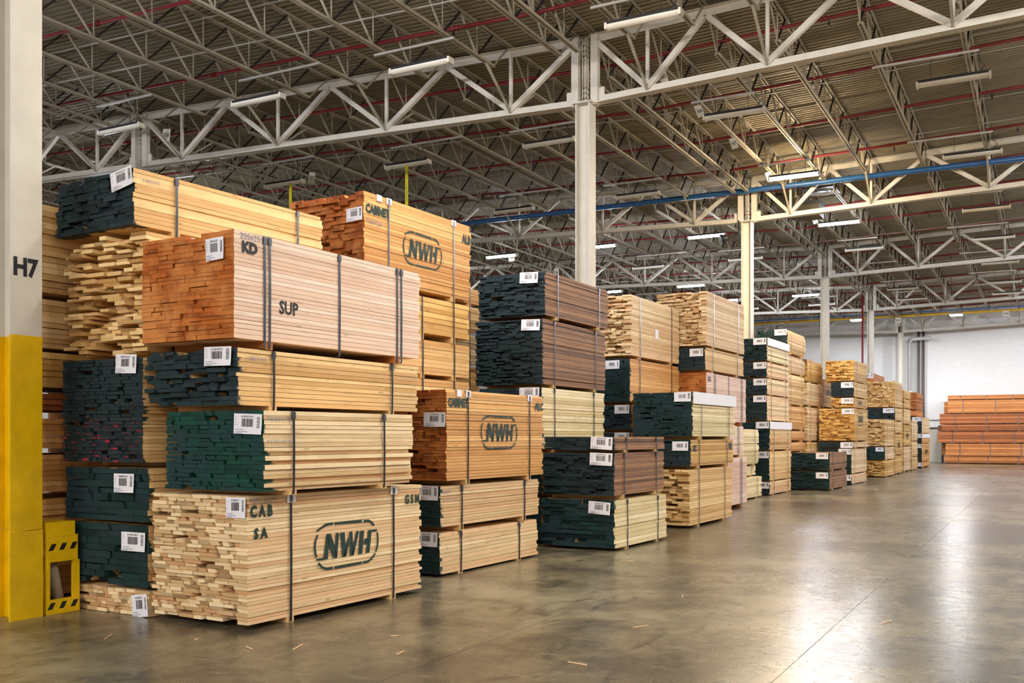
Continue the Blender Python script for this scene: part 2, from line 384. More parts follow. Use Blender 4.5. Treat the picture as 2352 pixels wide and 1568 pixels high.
# ------------------------------------------------------------------ columns
def make_column(h=8.06):
    root = empty('steel_column')
    mb = MB()
    mb.box(-.15, -.125, -.155, .155, 0, h); mb.box(.125, .15, -.155, .155, 0, h); mb.box(-.125, .125, -.012, .012, 0, h)
    mb.build('column_shaft', M_STEEL, root)
    mb = MB(); mb.box(-.2, .2, -.2, .2, h, h+.025); mb.box(-.03, .03, -.012, .012, h+.025, 9.35)
    mb.box(-.035, -.022, -.09, .09, h+.025, 9.35); mb.box(.022, .035, -.09, .09, h+.025, 9.35)
    mb.build('cap_plate', M_STEEL, root)
    mb = MB()
    for z in (h+.12, h+.22, h+.32, 9.0, 9.1, 9.2):
        for y in (-.06, .06):
            mb.tube([(-.05, y, z), (.05, y, z)], .012, 6)
    mb.build('connection_bolts', M_BLACK, root)
    mb = MB(); mb.box(-.22, .22, -.22, .22, 0, .025); mb.build('base_plate', M_STEEL, root)
    return root
col0 = make_column()
COLY = [17.8, 29.8, 41.8, 53.8, 66.0]
CL = ['cream steel column rising behind the tall walnut stack', 'second cream steel column down the row, lit warm beside the bright tube light',
      'third cream steel column down the row, behind the round-topped lumber stack', 'fourth cream steel column with a red riser pipe beside it', 'last steel column standing against the white far wall']
for i, y in enumerate(COLY):
    o = col0 if i == 0 else copy_tree(col0)
    o.location = (-7.9, y, 0); tag(o, CL[i], 'column', 'steel columns down the main row')
for i, y in enumerate((5.8, 17.8, 29.8, 41.8, 53.8, 66.0)):
    o = copy_tree(col0); o.location = (-20.2, y, 0)
    tag(o, 'cream steel column of the far left row, seen only up between the roof trusses', 'column', 'steel columns of the far left row')
# the near yellow-footed column
near = empty('steel_column', (-8.04, 5.7, 0)); tag(near, 'nearest steel column, yellow foot and cream above, marked H7', 'column')
mb = MB(); h = 9.4
mb.box(-.15, -.135, -.155, .155, 2.49, h); mb.box(.135, .15, -.155, .155, 2.49, h); mb.box(-.135, .135, -.008, .008, 2.49, h)
mb.build('column_shaft', M_STEEL, near)
mb = MB(); mb.box(-.15, -.135, -.155, .155, .78, 2.49); mb.box(.135, .152, -.156, .156, .78, 2.49); mb.box(-.135, .135, -.008, .008, .78, 2.49)
o = mb.build('yellow_band', M_YEL, near); tag(o, 'yellow painted middle section')
mb = MB(); mb.box(-.152, -.135, -.158, .158, 0, .775); mb.box(.135, .156, -.16, .16, 0, .775); mb.box(-.135, .135, -.01, .01, 0, .775)
o = mb.build('foot_guard', M_YEL, near); tag(o, 'scuffed yellow plate round the foot')
mb = MB(); put_polys(mb, text_polys('H7', .045), lambda u, v: (.1525, -.125+.245*u, 3.0+.17*v)); mb.build('column_number', M_INK, near)
out = MB(); out.box(.085, .13, -.03, -.008, 1.24, 1.35); ow = out.build('power_outlet', flat('outlet_white', (214,212,206), .4), near)
mb = MB(); mb.box(.095, .12, -.033, -.03, 1.26, 1.285); mb.box(.095, .12, -.033, -.03, 1.305, 1.33); mb.build('socket_face', M_BLACK, ow)

# yellow guard frame beside the near column
gd = empty('column_guard', (-7.9, 5.9, 0)); tag(gd, 'yellow steel guard frame with black hazard slots beside the column foot', 'guard')
mb = MB()
mb.box(-.02, .02, 0, .34, .0, .13); mb.box(-.02, .02, .28, .34, .13, .47); mb.box(-.02, .02, 0, .32, .47, .70)
mb.box(-.02, .02, 0, .03, .13, .47); mb.box(-.3, .02, .0, .29, .70, .83); mb.box(-.13, -.11, .055, .075, .0, .5)
mb.build('guard_frame', M_YEL, gd)
for z0_, z1_, ys in ((.045, .105, (.0, .12, .24)), (.575, .635, (.01, .12, .23))):
    for y in ys:
        mb = MB(); mb.poly([(.022, y, z0_), (.022, y+.05, z0_), (.022, y+.085, z1_), (.022, y+.035, z1_)]); mb.build('hazard_stripe', M_BLACK, gd)
mb = MB(); mb.box(.019, .023, 0, .32, .698, .706); mb.box(-.3, -.021, 0, .02, .0, .12); mb.build('seam_lip', M_YEL, gd)
bl = empty('cardboard_tube', (-8.0, 6.04, 0)); tag(bl, 'worn grey-brown tube leaning inside the yellow guard frame', 'tube')
mb = MB(); mb.tube([(0,.09,.0),(0,-.02,.5)], .05, 16); o = mb.build('tube_body', M_TUBE, bl, True)

# ------------------------------------------------------------------ girders
def girder(nodes_, y, label, group, xa, xb, proto=None):
    """nodes_: list of (x, 'b'|'t') from left to right"""
    if proto: 
        g = copy_tree(proto)
    else:
        g = empty('roof_girder')
        def zb(x): return 8.12+roof(x)
        def zt(x): return 9.32+roof(x)
        for nm, zf, hh in (('bottom_chord', zb, .15), ('top_chord', zt, .15)):
            mb = MB(); a = (xa, 0, zf(xa)); b = (xb, 0, zf(xb))
            mb.beam(a, b, .02, hh); 
            for s in (-1, 1): mb.beam((a[0], s*.05, a[2]-hh/2+.01 if nm == 'bottom_chord' else a[2]+hh/2-.01), (b[0], s*.05, b[2]-hh/2+.01 if nm == 'bottom_chord' else b[2]+hh/2-.01), .1, .016)
            mb.build(nm, M_STEEL, g)
        pts = [(x, zt(x)-.04 if k == 't' else zb(x)+.04) for x, k in nodes_]
        for (x0, z0), (x1, z1) in zip(pts, pts[1:]):
            mb = MB(); mb.beam((x0, .0, z0), (x1, .0, z1), .1, .1, (0,1,0)); mb.build('diagonal', M_STEEL, g)
        for x, k in nodes_:
            if k == 'b':
                mb = MB(); mb.beam((x, 0, zb(x)), (x, 0, zt(x)), .06, .06); mb.build('vertical', M_STEEL, g)
        for x, k in nodes_:
            if k == 'b':
                mb = MB(); mb.beam((x, -.02, zb(x)), (x, -1.05, 8.82+roof(x)), .05, .03); mb.beam((x, .02, zb(x)), (x, 1.05, 8.82+roof(x)), .05, .03); mb.build('bottom_chord_brace', M_JOIST, g)
        for x in (xa, xb):
            s = 1 if x == xa else -1
            mb = MB(); mb.box(min(x, x+s*.15), max(x, x+s*.15), -.06, .06, zb(x)-.08, zt(x)+.08); mb.build('end_post', M_STEEL, g)
            mb = MB(); mb.box(min(x+s*.15, x+s*.27), max(x+s*.15, x+s*.27), -.01, .01, zb(x)+.07, zb(x)+.24); mb.build('gusset_plate', M_STEEL, g)
    g.location = (0, y, 0); tag(g, label, 'truss', group); return g
NL = [(-20.05,'t'),(-18.75,'b'),(-17.25,'t'),(-15.68,'b'),(-14.15,'t'),(-12.62,'b'),(-11.08,'t'),(-9.55,'b'),(-8.1,'t')]
NR = [(-7.7,'t'),(-6.62,'b'),(-5.5,'t'),(-4.36,'b'),(-2.9,'t'),(-1.33,'b'),(.2,'t'),(1.75,'b'),(3.0,'t'),(4.2,'b')]
NF = [(-32.3,'t'),(-31.0,'b'),(-29.4,'t'),(-27.9,'b'),(-26.4,'t'),(-24.8,'b'),(-23.3,'t'),(-21.8,'b'),(-20.35,'t')]
ORD = ['nearest', 'second', 'third', 'fourth', 'last']
GY = [17.8, 29.8, 41.8, 53.8, 65.8]
pl = pr = pf = None
for i, y in enumerate(GY):
    where = ['above the nearest stacks', 'behind the thick blue pipe', 'in the middle distance', 'before the far wall', 'along the far wall'][i]
    g = girder(NL, y, '%s cream roof truss left of the columns, %s' % (ORD[i], where), 'roof trusses left of the columns', -20.08, -8.03, pl); pl = pl or g
    g = girder(NR, y, '%s cream roof truss right of the columns, %s' % (ORD[i], where), 'roof trusses right of the columns', -7.77, 4.3, pr); pr = pr or g
    g = girder(NF, y, '%s cream roof truss beyond the far left columns' % ORD[i], 'roof trusses beyond the far left columns', -32.4, -20.32, pf); pf = pf or g

# ------------------------------------------------------------------ joists
def make_joist(Ln=12.0):
    root = empty('bar_joist')
    mb = MB()
    for s in (-1, 1): mb.box(s*.032-.016, s*.032+.016, .0, Ln, -.045, 0)
    mb.build('top_chord', M_JOIST, root)
    mb = MB()
    for s in (-1, 1): mb.box(s*.032-.016, s*.032+.016, .75, Ln-.75, -.67, -.625)
    mb.build('bottom_chord', M_JOIST, root)
    mb = MB(); n = 17; p = (Ln-1.5)/n*1.0; y = .75; up = False
    mb.beam((0,.08,-.03), (0,.75,-.65), .028, .028); mb.beam((0,Ln-.08,-.03), (0,Ln-.75,-.65), .028, .028)
    k = 0
    while y < Ln-.8:
        y2 = min(y+p, Ln-.75)
        a, b = ((0,y,-.65), (0,y2,-.03)) if not up else ((0,y,-.03), (0,y2,-.65))
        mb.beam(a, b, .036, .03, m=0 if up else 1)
        if not up: mb.beam((0,y,-.65), (0,y,-.03), .02, .02)
        up = not up; y = y2
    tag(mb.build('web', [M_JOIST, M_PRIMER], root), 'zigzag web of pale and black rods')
    return root
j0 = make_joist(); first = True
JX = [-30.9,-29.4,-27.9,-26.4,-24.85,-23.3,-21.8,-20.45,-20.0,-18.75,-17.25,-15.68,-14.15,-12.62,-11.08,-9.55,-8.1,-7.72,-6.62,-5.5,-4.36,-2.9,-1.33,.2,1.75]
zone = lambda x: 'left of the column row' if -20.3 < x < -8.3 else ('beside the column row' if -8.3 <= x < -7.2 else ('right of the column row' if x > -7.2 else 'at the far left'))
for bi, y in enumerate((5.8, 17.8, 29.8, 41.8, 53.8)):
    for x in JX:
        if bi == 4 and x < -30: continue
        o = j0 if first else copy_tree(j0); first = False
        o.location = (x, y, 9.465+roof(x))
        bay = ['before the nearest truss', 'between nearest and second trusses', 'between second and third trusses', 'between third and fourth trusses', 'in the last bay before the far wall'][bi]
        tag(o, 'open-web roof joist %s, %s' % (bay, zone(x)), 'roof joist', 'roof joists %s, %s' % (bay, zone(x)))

# bridging rods across the joists
br0 = None
for bi in range(5):
    for kk, (dy, dz) in enumerate(((3.6, -.6), (8.4, -.6), (3.9, -.1), (8.1, -.1))):
        y = 5.8+12*bi+dy
        if br0 is None:
            br0 = empty('bridging_rod'); mb = MB(); mb.tube([(x, 0, 9.465+roof(x)) for x in (-32.5, VX, 3)], .013, 6); mb.build('rod', M_CHROME, br0)
            o = br0
        else: o = copy_tree(br0)
        o.location = (0, y, dz); tag(o, 'thin pale rod tying the roof joists together, %s' % ['nearest bay', 'second bay', 'third bay', 'fourth bay', 'last bay'][bi], 'rod', 'bridging rods in bay %d of the roof' % (bi+1))

# ------------------------------------------------------------------ pipes
sp0 = empty('sprinkler_pipe'); mb = MB(); mb.tube([(x, 0, 9.18+roof(x)) for x in (-32.5, VX, 13)], .035, 10); mb.build('pipe', M_RED, sp0, True)
mb = MB()
hb = MB(); hb.tube([(0,0,0),(0,0,-.05)], .014, 8); hb.tube([(0,0,-.05),(0,0,-.09)], .022, 8); hb.tube([(0,0,-.12),(0,0,-.125)], .035, 10)
for s in (-1, 1): hb.beam((s*.02,0,-.09), (s*.012,0,-.125), .006, .006)
hm = hb.mesh('sprinkler_head', M_BLACK)
cm = MB(); cm.tube([(-.06,0,0),(-.02,0,0)], .05, 10); cm.tube([(.02,0,0),(.06,0,0)], .05, 10); cpm = cm.mesh('pipe_coupling', M_RED)
for i in range(12):
    x = -30.5 + 2.9*i; o = link('sprinkler_head', hm, sp0); o.location = (x, 0, 9.15+roof(x))
for i in range(5):
    x = -28.0 + 6.1*i; o = link('pipe_coupling', cpm, sp0); o.location = (x, 0, 9.18+roof(x))
for i in range(18):
    o = sp0 if i == 0 else copy_tree(sp0)
    y = 12.9+3*i
    o.location = (0, y, 0)
    for q, ch in enumerate([c for c in o.children if c.name.startswith('sprinkler_head')]): ch.location.x += .45*(i % 3)
    nm = ['first','second','third','fourth','fifth','sixth','seventh','eighth','ninth','tenth','eleventh','twelfth','thirteenth','fourteenth','fifteenth','sixteenth','seventeenth','eighteenth','nineteenth'][i]
    tag(o, '%s red sprinkler pipe from the front, run under the roof deck' % nm, 'pipe', 'red sprinkler pipes')
mb = MB(); mb.tube([(-12.7, y, 9.0) for y in (28.5, 66)], .04, 10); o = mb.build('sprinkler_main', M_RED, None, True); tag(o, 'red pipe crossing the other sprinkler pipes, running to the far wall', 'pipe')
mb = MB(); mb.tube([(-8.25, 53.5, .0), (-8.25, 53.5, 9.1)], .05, 10); o = mb.build('riser_pipe', M_RED, None, True); tag(o, 'red riser pipe standing against the fourth column', 'pipe')
mb = MB(); mb.tube([(-32.5, 29.2, 8.87), (13, 29.2, 8.87)], .075, 14); o = mb.build('water_pipe', M_BLUE, None, True); tag(o, 'thick blue pipe crossing in front of the second truss', 'pipe')
mb = MB(); mb.tube([(-32.5, 62.3, 8.88), (13, 62.3, 8.88)], .032, 8); o = mb.build('water_pipe', M_BLUE, None, True); tag(o, 'thin dark blue pipe just above the yellow pipe near the far wall', 'pipe')
mb = MB(); mb.tube([(-32.5, 63.8, 8.86), (13, 63.8, 8.86)], .065, 12); o = mb.build('gas_pipe', M_YPIPE, None, True); tag(o, 'yellow pipe crossing before the far wall', 'pipe')
mb = MB(); mb.tube([(-12.75, YF-.06, 3.0), (-12.75, YF-.06, 8.9)], .045, 8); o = mb.build('wall_conduit', M_BLUE, None, True); tag(o, 'thin blue pipe running down the white far wall', 'pipe')
dp = empty('drain_pipe', (-7.6, 66.9, 0)); tag(dp, 'white drain pipe with an elbow on the far wall beside the last column', 'pipe')
mb = MB(); mb.tube([(.1,0,.0),(.1,0,7.4),(.14,0,7.62),(.3,-.02,7.72),(1.35,-.1,7.75)], .11, 12); mb.build('pipe', flat('drain_white', (206,204,200), .5), dp, True)
mb = MB(); mb.tube([(.1,0,4.2),(.1,0,4.5)], .17, 12); mb.build('pipe_coupling', flat('drain_white', (206,204,200), .5), dp, True)
cd = empty('wall_conduit', (-7.0, 67.3, 0)); tag(cd, 'pair of dark pipes rising right of the white drain pipe', 'pipe')
for dx in (0, .28):
    mb = MB(); mb.tube([(dx,0,.1),(dx,0,8.3)], .07, 8); mb.build('pipe', flat('dark_conduit', (96,84,80), .5), cd, True)
cd = empty('wall_conduit', (-8.25, 67.3, 0)); tag(cd, 'dark pipe rising left of the white drain pipe', 'pipe')
mb = MB(); mb.tube([(.1,0,.1),(.1,0,8.6)], .09, 8); mb.build('pipe', flat('dark_conduit', (96,84,80), .5), cd, True)

# ------------------------------------------------------------------ lamps
def make_fixture(col=None, x0=-5.8):
    js = sorted(JX, key=lambda q: abs(q-x0))[:2]; zj = min(9.465-.67+roof(q) for q in js)-8.42; ra, rb = min(js)-x0-.12, max(js)-x0+.12
    if x0 > 2: ra, rb, zj = -.8, .8, 9.465-.67+roof(x0)-8.42
    ra = min(ra, -.5); rb = max(rb, .45)
    f = empty('tube_light')
    mb = MB(); mb.box(-.64, .64, -.075, .075, .055, .085); mb.box(-.64, .64, -.085, .085, .03, .055); mb.build('housing', M_BLACK, f)
    mb = MB(); k = 8; pr_ = [(.08*math.cos(PI+PI*j/k), .02+.075*math.sin(PI+PI*j/k)) for j in range(k+1)]
    for j in range(k):
        (y0, z0), (y1, z1) = pr_[j], pr_[j+1]; mb.quad((-.62,y0,z0+.01),(.62,y0,z0+.01),(.62,y1,z1+.01),(-.62,y1,z1+.01))
    mb.poly([(-.62,y,z+.01) for y, z in pr_]); mb.poly([(.62,y,z+.01) for y, z in reversed(pr_)])
    if col: mt = emit('lit_lens_%.2f_%.2f' % (col[1], col[2]), col, LAMP)
    else: mt = M_LENS
    mb.build('lens', mt, f)
    for s in (-1, 1):
        mb = MB(); mb.box(s*.64-.02, s*.64+.02, -.088, .088, -.045, .06); mb.build('end_cap', M_LENS if not col else flat('end_cap_white', (220,220,220)), f)
    for x in (-.4, .3):
        mb = MB(); mb.tube([(x, 0, .08), (x, 0, zj-.03)], .006, 5); mb.build('hanger_wire', M_BLACK, f)
    mb = MB(); mb.box(ra, rb, -.02, .02, zj-.04, zj); mb.build('hanger_rail', M_CHROME, f)
    mb = MB(); mb.tube([(.45,0,.08),(.55,.02,.2),(.46,.0,.3),(.44,0,zj-.02)], .01, 6); mb.build('power_cord', M_BLACK, f)
    return f
protos = {}
def fixture(x, y, z, col, label, group):
    if (col, x) not in protos: o = protos[(col, x)] = make_fixture(col, x)
    else: o = copy_tree(protos[(col, x)])
    o.location = (x, y, z); tag(o, label, 'light', group); return o
XN = ['leftmost', 'second', 'middle', 'fourth', 'rightmost']
YN = ['front', 'second', 'third', 'fourth', 'fifth', 'sixth', 'seventh', 'last']
for j, y in enumerate(YS):
    for i, x in enumerate(XS):
        c = LIT.get((x, y))
        if (x, y) == (-18.1, 26.5) or (x, y) == (-18.1, 38.0) or (x, y) == (-18.1, 52.9): continue
        st = 'glowing warm white' if c == WARM else ('glowing cool white' if c else 'unlit')
        fixture(x, y, 8.42, c, '%s tube light, %s row from the front, %s line of fixtures' % (st, YN[j], XN[i]), 'tube lights under the roof')
for x, y in EXTRA:
    col = (COOL if x < -9 or y > 30 else NEUT)
    o = fixture(x, y, 8.42, col, 'unseen glowing tube light over the open aisle or added behind the camera', 'tube lights outside the view')
for x, lb in ((-9.6, 'left'), (-4.33, 'right')):
    hbay = empty('high_bay_light', (x, 60.2, 8.35)); tag(hbay, 'bright square light before the far wall, %s of two' % lb, 'light', 'square lights before the far wall')
    mb = MB(); mb.box(-.33, .33, -.33, .33, 0, .09); mb.build('housing', flat('end_cap_white', (220,220,220)), hbay)
    mb = MB(); mb.box(-.3, .3, -.3, .3, -.03, 0); mb.build('lens', emit('high_bay_lens', (.95,.97,1), 330), hbay)
    mb = MB(); mb.tube([(0,0,.09),(0,0,.46)], .008, 6); mb.tube([(-.08,0,.46),(.08,0,.46)], .008, 6); mb.build('hanger_wire', M_BLACK, hbay)

# hanging tapes
for x, y, lb, z1 in ((-17.85, 20.75, 'left', 8.39), (-14.1, 20.75, 'right', 8.39)):
    tp = empty('caution_tape', (x, y, 0)); tag(tp, 'yellow caution tape hanging from a tube light, %s of two' % lb, 'tape', 'yellow tapes hanging from lights')
    mb = MB(); mb.box(-.045, .045, -.0015, .0015, 5.2, z1); mb.build('tape_strip', M_TAPE, tp)
    mb = MB()
    for k in range(4):
        zt = z1-.45-.75*k
        put_polys(mb, text_polys('CAUTION', .0), lambda u, v: (-.025+.05*v, -.003, zt-.42*u))
    mb.build('tape_lettering', M_INK, tp)

# placards
def placard(x, y, z, txt, label, w_=.24, h_=.27, rz=0, tilt=0, group='numbered placards hung from the joists'):
    p = empty('placard', (x, y, z)); tag(p, label, 'sign', group)
    mb = MB(); mb.box(-w_/2, w_/2, -.004, .004, -h_/2, h_/2); a = mb.build('board', flat('placard_white', (206,200,186), .5), p); a.rotation_euler = (0, tilt, rz)
    mb = MB(); put_polys(mb, text_polys(txt, .015), lambda u, v: (-w_*.38+w_*.76*u, -.006, -h_*.18+h_*.36*v)); mb.build('number', M_INK, a)
    zc = 9.465-.64+roof(x)-z if group.startswith('numbered') else .14
    mb = MB(); mb.tube([(0, 0, h_*.35), (0, 0, max(zc, h_*.5))], .005, 4)
    if group.startswith('numbered'): mb.tube([(-.07, 0, zc), (.07, 0, zc)], .005, 4); mb.build('hanging_wire', M_BLACK, p)
placard(-18.75, 17.3, 8.9, '358', 'pale placard numbered 358 hanging under the nearest truss', .25, .3, 0, .15)
placard(-17.25, 20.9, 8.5, '357', 'pale placard at the end of the far left unlit light', .2, .3, 0, .2)
for x, y, t_, lb in ((-6.62, 18.65, '365', 'tilted white placard nearest the column, just under the nearest truss'), (-6.62, 21.0, '366', 'tilted white placard left of the unlit light, second down the joist'),
                 (-6.62, 23.7, '367', 'tilted white placard third down the joist'), (-6.62, 27.2, '368', 'white placard at the left end of the warm bright light'), (-6.62, 33.3, '369', 'white placard left of the bright cool light beyond the second truss')):
    placard(x, y, 8.68, t_, lb, .16, .26, math.radians(30), -.35)
placard(-18.75, 35.0, 8.75, '355', 'pale placard beside the leftmost glowing light', .26, .3); placard(-18.75, 39.1, 8.75, '354', 'pale placard above the tall walnut stack', .24, .36, 0, .1)
for x, t_ in ((-14.7, 'EX2'), (-7.76, 'EX3'), (-1.98, 'EX4')):
    placard(x, 63.6, 8.66 if t_ != 'EX3' else 8.6, t_, 'white sign reading %s on the yellow pipe before the far wall' % t_, .34, .3, 0, 0, 'signs along the yellow pipe')
# ceiling unit heater and horn speaker
M_DUCT = flat('dusty_duct', (84,78,66), .7)
uh = empty('unit_heater', (-6.9, 31.2, 8.4)); tag(uh, 'dusty unit heater with duct hanging behind the second column', 'heater')
mb = MB(); mb.box(.1, .9, -.35, .35, -.1, .25); mb.build('housing', M_DUCT, uh)
mb = MB(); mb.box(.08, .92, -.37, .37, .25, .36); mb.build('top_plate', M_BLACK, uh)
mb = MB(); mb.tube([(-.5,.2,.75),(-.35,.2,.3),(.12,.1,.05)], .17, 12); mb.build('duct', M_DUCT, uh, True)
fn = empty('exhaust_fan', (-6.06, 31.5, 9.15)); tag(fn, 'round dark fan in a square plate under the deck above the heater', 'fan')
mb = MB(); mb.box(-.48, .48, -.5, .5, .0, .04); mb.build('mounting_plate', M_BLACK, fn)
mb = MB(); 
for rr in (.2, .32, .44):
    mb.tube([(rr*math.cos(t*PI/10), rr*math.sin(t*PI/10), -.02) for t in range(21)], .015, 5, caps=False)
mb.build('fan_guard', M_JOIST, fn)
sk = empty('horn_speaker', (-8.38, 29.4, 7.6)); tag(sk, 'small black horn speaker fixed to the second column', 'speaker')
mb = MB(); mb.tube([(.25,.15,.1),(.1,.05,.05),(.0,0,0),(-.16,-.1,-.08)], [.04,.04,.06,.17], 12); mb.build('horn', M_BLACK, sk, True)
mb = MB(); mb.beam((.27,.17,.1), (.27,.17,.5), .03, .03); mb.build('bracket', M_BLACK, sk)

# ------------------------------------------------------------------ lumber bundles
rng = random.Random(7)
def lumber_mesh(W, Ln, H, t, wmin, wmax, rag, inset, hole, backrag=.055):
    mb = MB(); nl = max(1, round(H/t)); tt = H/nl; g = .0009; inset *= .5
    cuts = [0.0]; [cuts.append(cuts[-1]+rng.uniform(.86, 1.14)) for _ in range(nl)]; cuts = [c*H/cuts[-1] for c in cuts]
    for j in range(nl):
        z0 = cuts[j]; z1 = cuts[j+1]-g; x = -(rng.random()*inset if rng.random() < .8 else rng.random()*inset*3.2); first_ = True
        wtot = W - rng.random()*inset
        thin = rng.random()
        layer_push = (rng.random()-.5)*rag*.5
        lastx = -wtot
        while x > lastx + wmin*.5:
            bw = rng.uniform(wmin, wmax)
            if x-bw < lastx + wmin*.6: bw = x-lastx
            xe = x-bw
            y0 = rng.random()**1.6*rag + max(0, layer_push) if rng.random() < .85 else rng.random()*rag*1.6
            if first_: y0 *= .45
            elif rng.random() < hole*.22: y0 += rng.uniform(.06, .22)
            y1 = Ln - rng.random()*backrag
            zz0 = z0 + (rng.random()*.0006); zz1 = z1 - (rng.random()*.0015 if first_ or rng.random() < .7 else rng.random()*.2*tt)
            a = b = c = d = 0
            if rng.random() < hole*1.3: a = rng.random()*min(.035, bw*.3)     # waney edge
            if rng.random() < hole*1.3: b = rng.random()*min(.035, bw*.3)
            n = len(mb.v)
            if first_: a = 0
            da, db = (rng.random()**2*.09*tt, rng.random()**2*.09*tt) if first_ else (0, 0)
            ia, ib = (rng.random()*inset*.8, rng.random()*inset*.8) if first_ else (0, 0)
            mb.v += [(xe+b,y0,zz0),(x-ia,y0,zz0),(x-ib,y1,zz0),(xe+b,y1,zz0),(xe,y0,zz1),(x-a-ia,y0,zz1-da),(x-a-ib,y1,zz1-db),(xe,y1,zz1)]
            mb.f += [(n,n+3,n+2,n+1),(n+4,n+5,n+6,n+7),(n,n+1,n+5,n+4),(n+1,n+2,n+6,n+5),(n+2,n+3,n+7,n+6),(n+3,n,n+4,n+7)]
            mb.m += [0,0,1,0,1,0]
            gap = rng.uniform(.0, .003)
            if rng.random() < hole: gap = rng.uniform(.012, .04)
            x = xe-gap; first_ = False
    return mb
def ring(mb, x0, x1, z0, z1, y, w_, th, bulge=0.0):
    c = .012
    P = [(x1, z0+c), (x1+bulge, (z0+z1)/2), (x1, z1-c), (x1-c, z1), (x0+c, z1), (x0, z1-c), (x0, z0+c), (x0+c, z0), (x1-c, z0)]
    n = len(P); s = len(mb.v)
    cx_, cz_ = (x0+x1)/2, (z0+z1)/2
    for (x, z) in P:
        ix = x-th if x > cx_ else x+th; iz = z-th if z > cz_ else z+th
        mb.v += [(x, y-w_/2, z), (x, y+w_/2, z), (ix, y+w_/2, iz), (ix, y-w_/2, iz)]
    for i in range(n):
        a = s+4*i; b = s+4*((i+1) % n)
        for q in range(4): mb.f.append((a+q, a+(q+1) % 4, b+(q+1) % 4, b+q)); mb.m.append(0)

STACKS = {
 'A': 'the nearest aisle stack', 'B': 'stack between column and nearest stack', 'BB': 'stack hidden behind yellow column',
 'C': 'the second aisle stack', 'D': 'tall stack behind second aisle stack', 'E': 'sliver stack left of tall walnut',
 'W': 'the tall walnut-topped stack', 'F': 'low walnut-and-cream aisle stack', 'T': 'stack right behind tall walnut',
 'V': 'aisle stack with white-wrapped top', 'X': 'stack with pink mid-row boards', 'Y': 'low stack right of pink boards',
 'Z': 'tall stack with two white wraps', 'Q': 'round-topped stack before third column', 'R': 'narrow stack behind far walnut pair',
 'U': 'narrow stack left of golden stack', 'N': 'low far walnut pair', 'G': 'tall golden stack past third column', 'H': 'low stack right of golden stack',
 'J': 'tall ragged-topped stack past golden', 'K': 'pale stack past ragged-topped stack', 'LL': 'low pale stack near row end', 'M': 'last dark-ended stack of row', 'O': 'stack hidden behind ragged-topped stack'}
ORDN = ['lowest', 'second up', 'third up', 'fourth up', 'fifth up', 'sixth up', 'seventh up', 'eighth up', 'ninth up']
LOOK = {('maple',None):'bare-ended pale maple', ('oak',None):'bare-ended light oak', ('gold',None):'bare-ended golden', ('poplar',None):'bare-ended pale poplar', ('beech',None):'bare pinkish beech'}
PN = {'slate':'slate-green ended', 'green':'dark green ended', 'bright':'bright green ended', 'red':'green-and-red streaked', 'rust':'rust-ended', 'brown':'brown-ended', None:'bare-ended'}
WN = {'maple':'pale', 'poplar':'cream', 'oak':'light oak', 'gold':'golden', 'alder':'orange-tan', 'beech':'pink-tan', 'pinkish':'pale pink', 'walnut':'dark brown walnut', 'cherry':'red-brown cherry', 'sienna':'orange-brown'}
count = {}; TOP = {}

def barcode(parent, fn, seed, detail):
    r = random.Random(seed); mb = MB()
    def bar(u0, u1, v0, v1):
        mb.poly([fn(u0, v0), fn(u1, v0), fn(u1, (v0+v1)/2), fn(u1, v1), fn(u0, v1), fn(u0, (v0+v1)/2)])
    u = .28
    while u < .68:
        wd = r.choice((.005, .008, .013)); bar(u, u+wd, .36, .76); u += wd + r.choice((.006, .009, .012))
    mb.build('barcode', M_INK, parent); mb = MB()
    v = .32
    while v < .86:
        wd = r.choice((.01, .016, .024)); bar(.82, .93, v, v+wd); v += wd+r.choice((.012, .02))
    mb.build('barcode', M_INK, parent)
    if detail:
        mb = MB()
        for k in range(5): bar_v = .84-.1*k; mb.poly([fn(.04, bar_v), fn(.04+r.uniform(.06,.14), bar_v), fn(.1, bar_v+.018), fn(.04, bar_v+.018)])
        for v0, u1 in ((.2, .36), (.1, .5), (.03, .3)): mb.poly([fn(.05, v0), fn(u1, v0), fn(u1, v0+.03), fn(.05, v0+.03)])
        mb.build('small_print', M_GREY_INK, parent)
def put_tag(root, dx, ztop, w_, h_, rot, num, seed, yfront=-.012):
    r = random.Random(seed); ph = r.random()*6; curl = r.uniform(.006, .014)
    cr, sr = math.cos(math.radians(rot)), math.sin(math.radians(rot))
    cx_, cz_ = -dx-w_/2, ztop-h_/2
    def fn(u, v, e=0):
        a = (u-.5)*w_; b = (v-.5)*h_
        y = yfront - curl*(.6+.4*math.sin(3.2*u+ph)*1.0 + .7*(u*(1-v))**2) - e
        return (cx_ + a*cr - b*sr, y, cz_ + a*sr + b*cr)
    mb = MB(); nu, nv = 8, 4
    for i in range(nu+1):
        for j in range(nv+1): mb.v.append(fn(i/nu, j/nv))
    for i in range(nu):
        for j in range(nv): a = i*(nv+1)+j; mb.f.append((a, a+nv+1, a+nv+2, a+1)); mb.m.append(0)
    t_ = mb.build('paper_tag', M_PAPER, root, True)
    barcode(t_, lambda u, v: fn(u, v, .0016), seed, num is not None)
    if num:
        mb = MB(); put_polys(mb, text_polys(num, .012), lambda u, v: fn(.26+.44*u, .81+.1*v, .0016)); mb.build('tag_number', M_INK, t_)
def stencil(root, txt, y0, y1, z0, z1, mat=None, bold=.055, name='stencil_marking', eps=.0025, shear=0):
    mb = MB(); P = LOGO if txt == '@' else text_polys(txt, bold)
    put_polys(mb, P, lambda u, v: (eps, y0+(y1-y0)*u + shear*(v-.5), z0+(z1-z0)*v))
    mb.build('logo_stencil' if txt == '@' else name, mat or M_STENCIL, root)

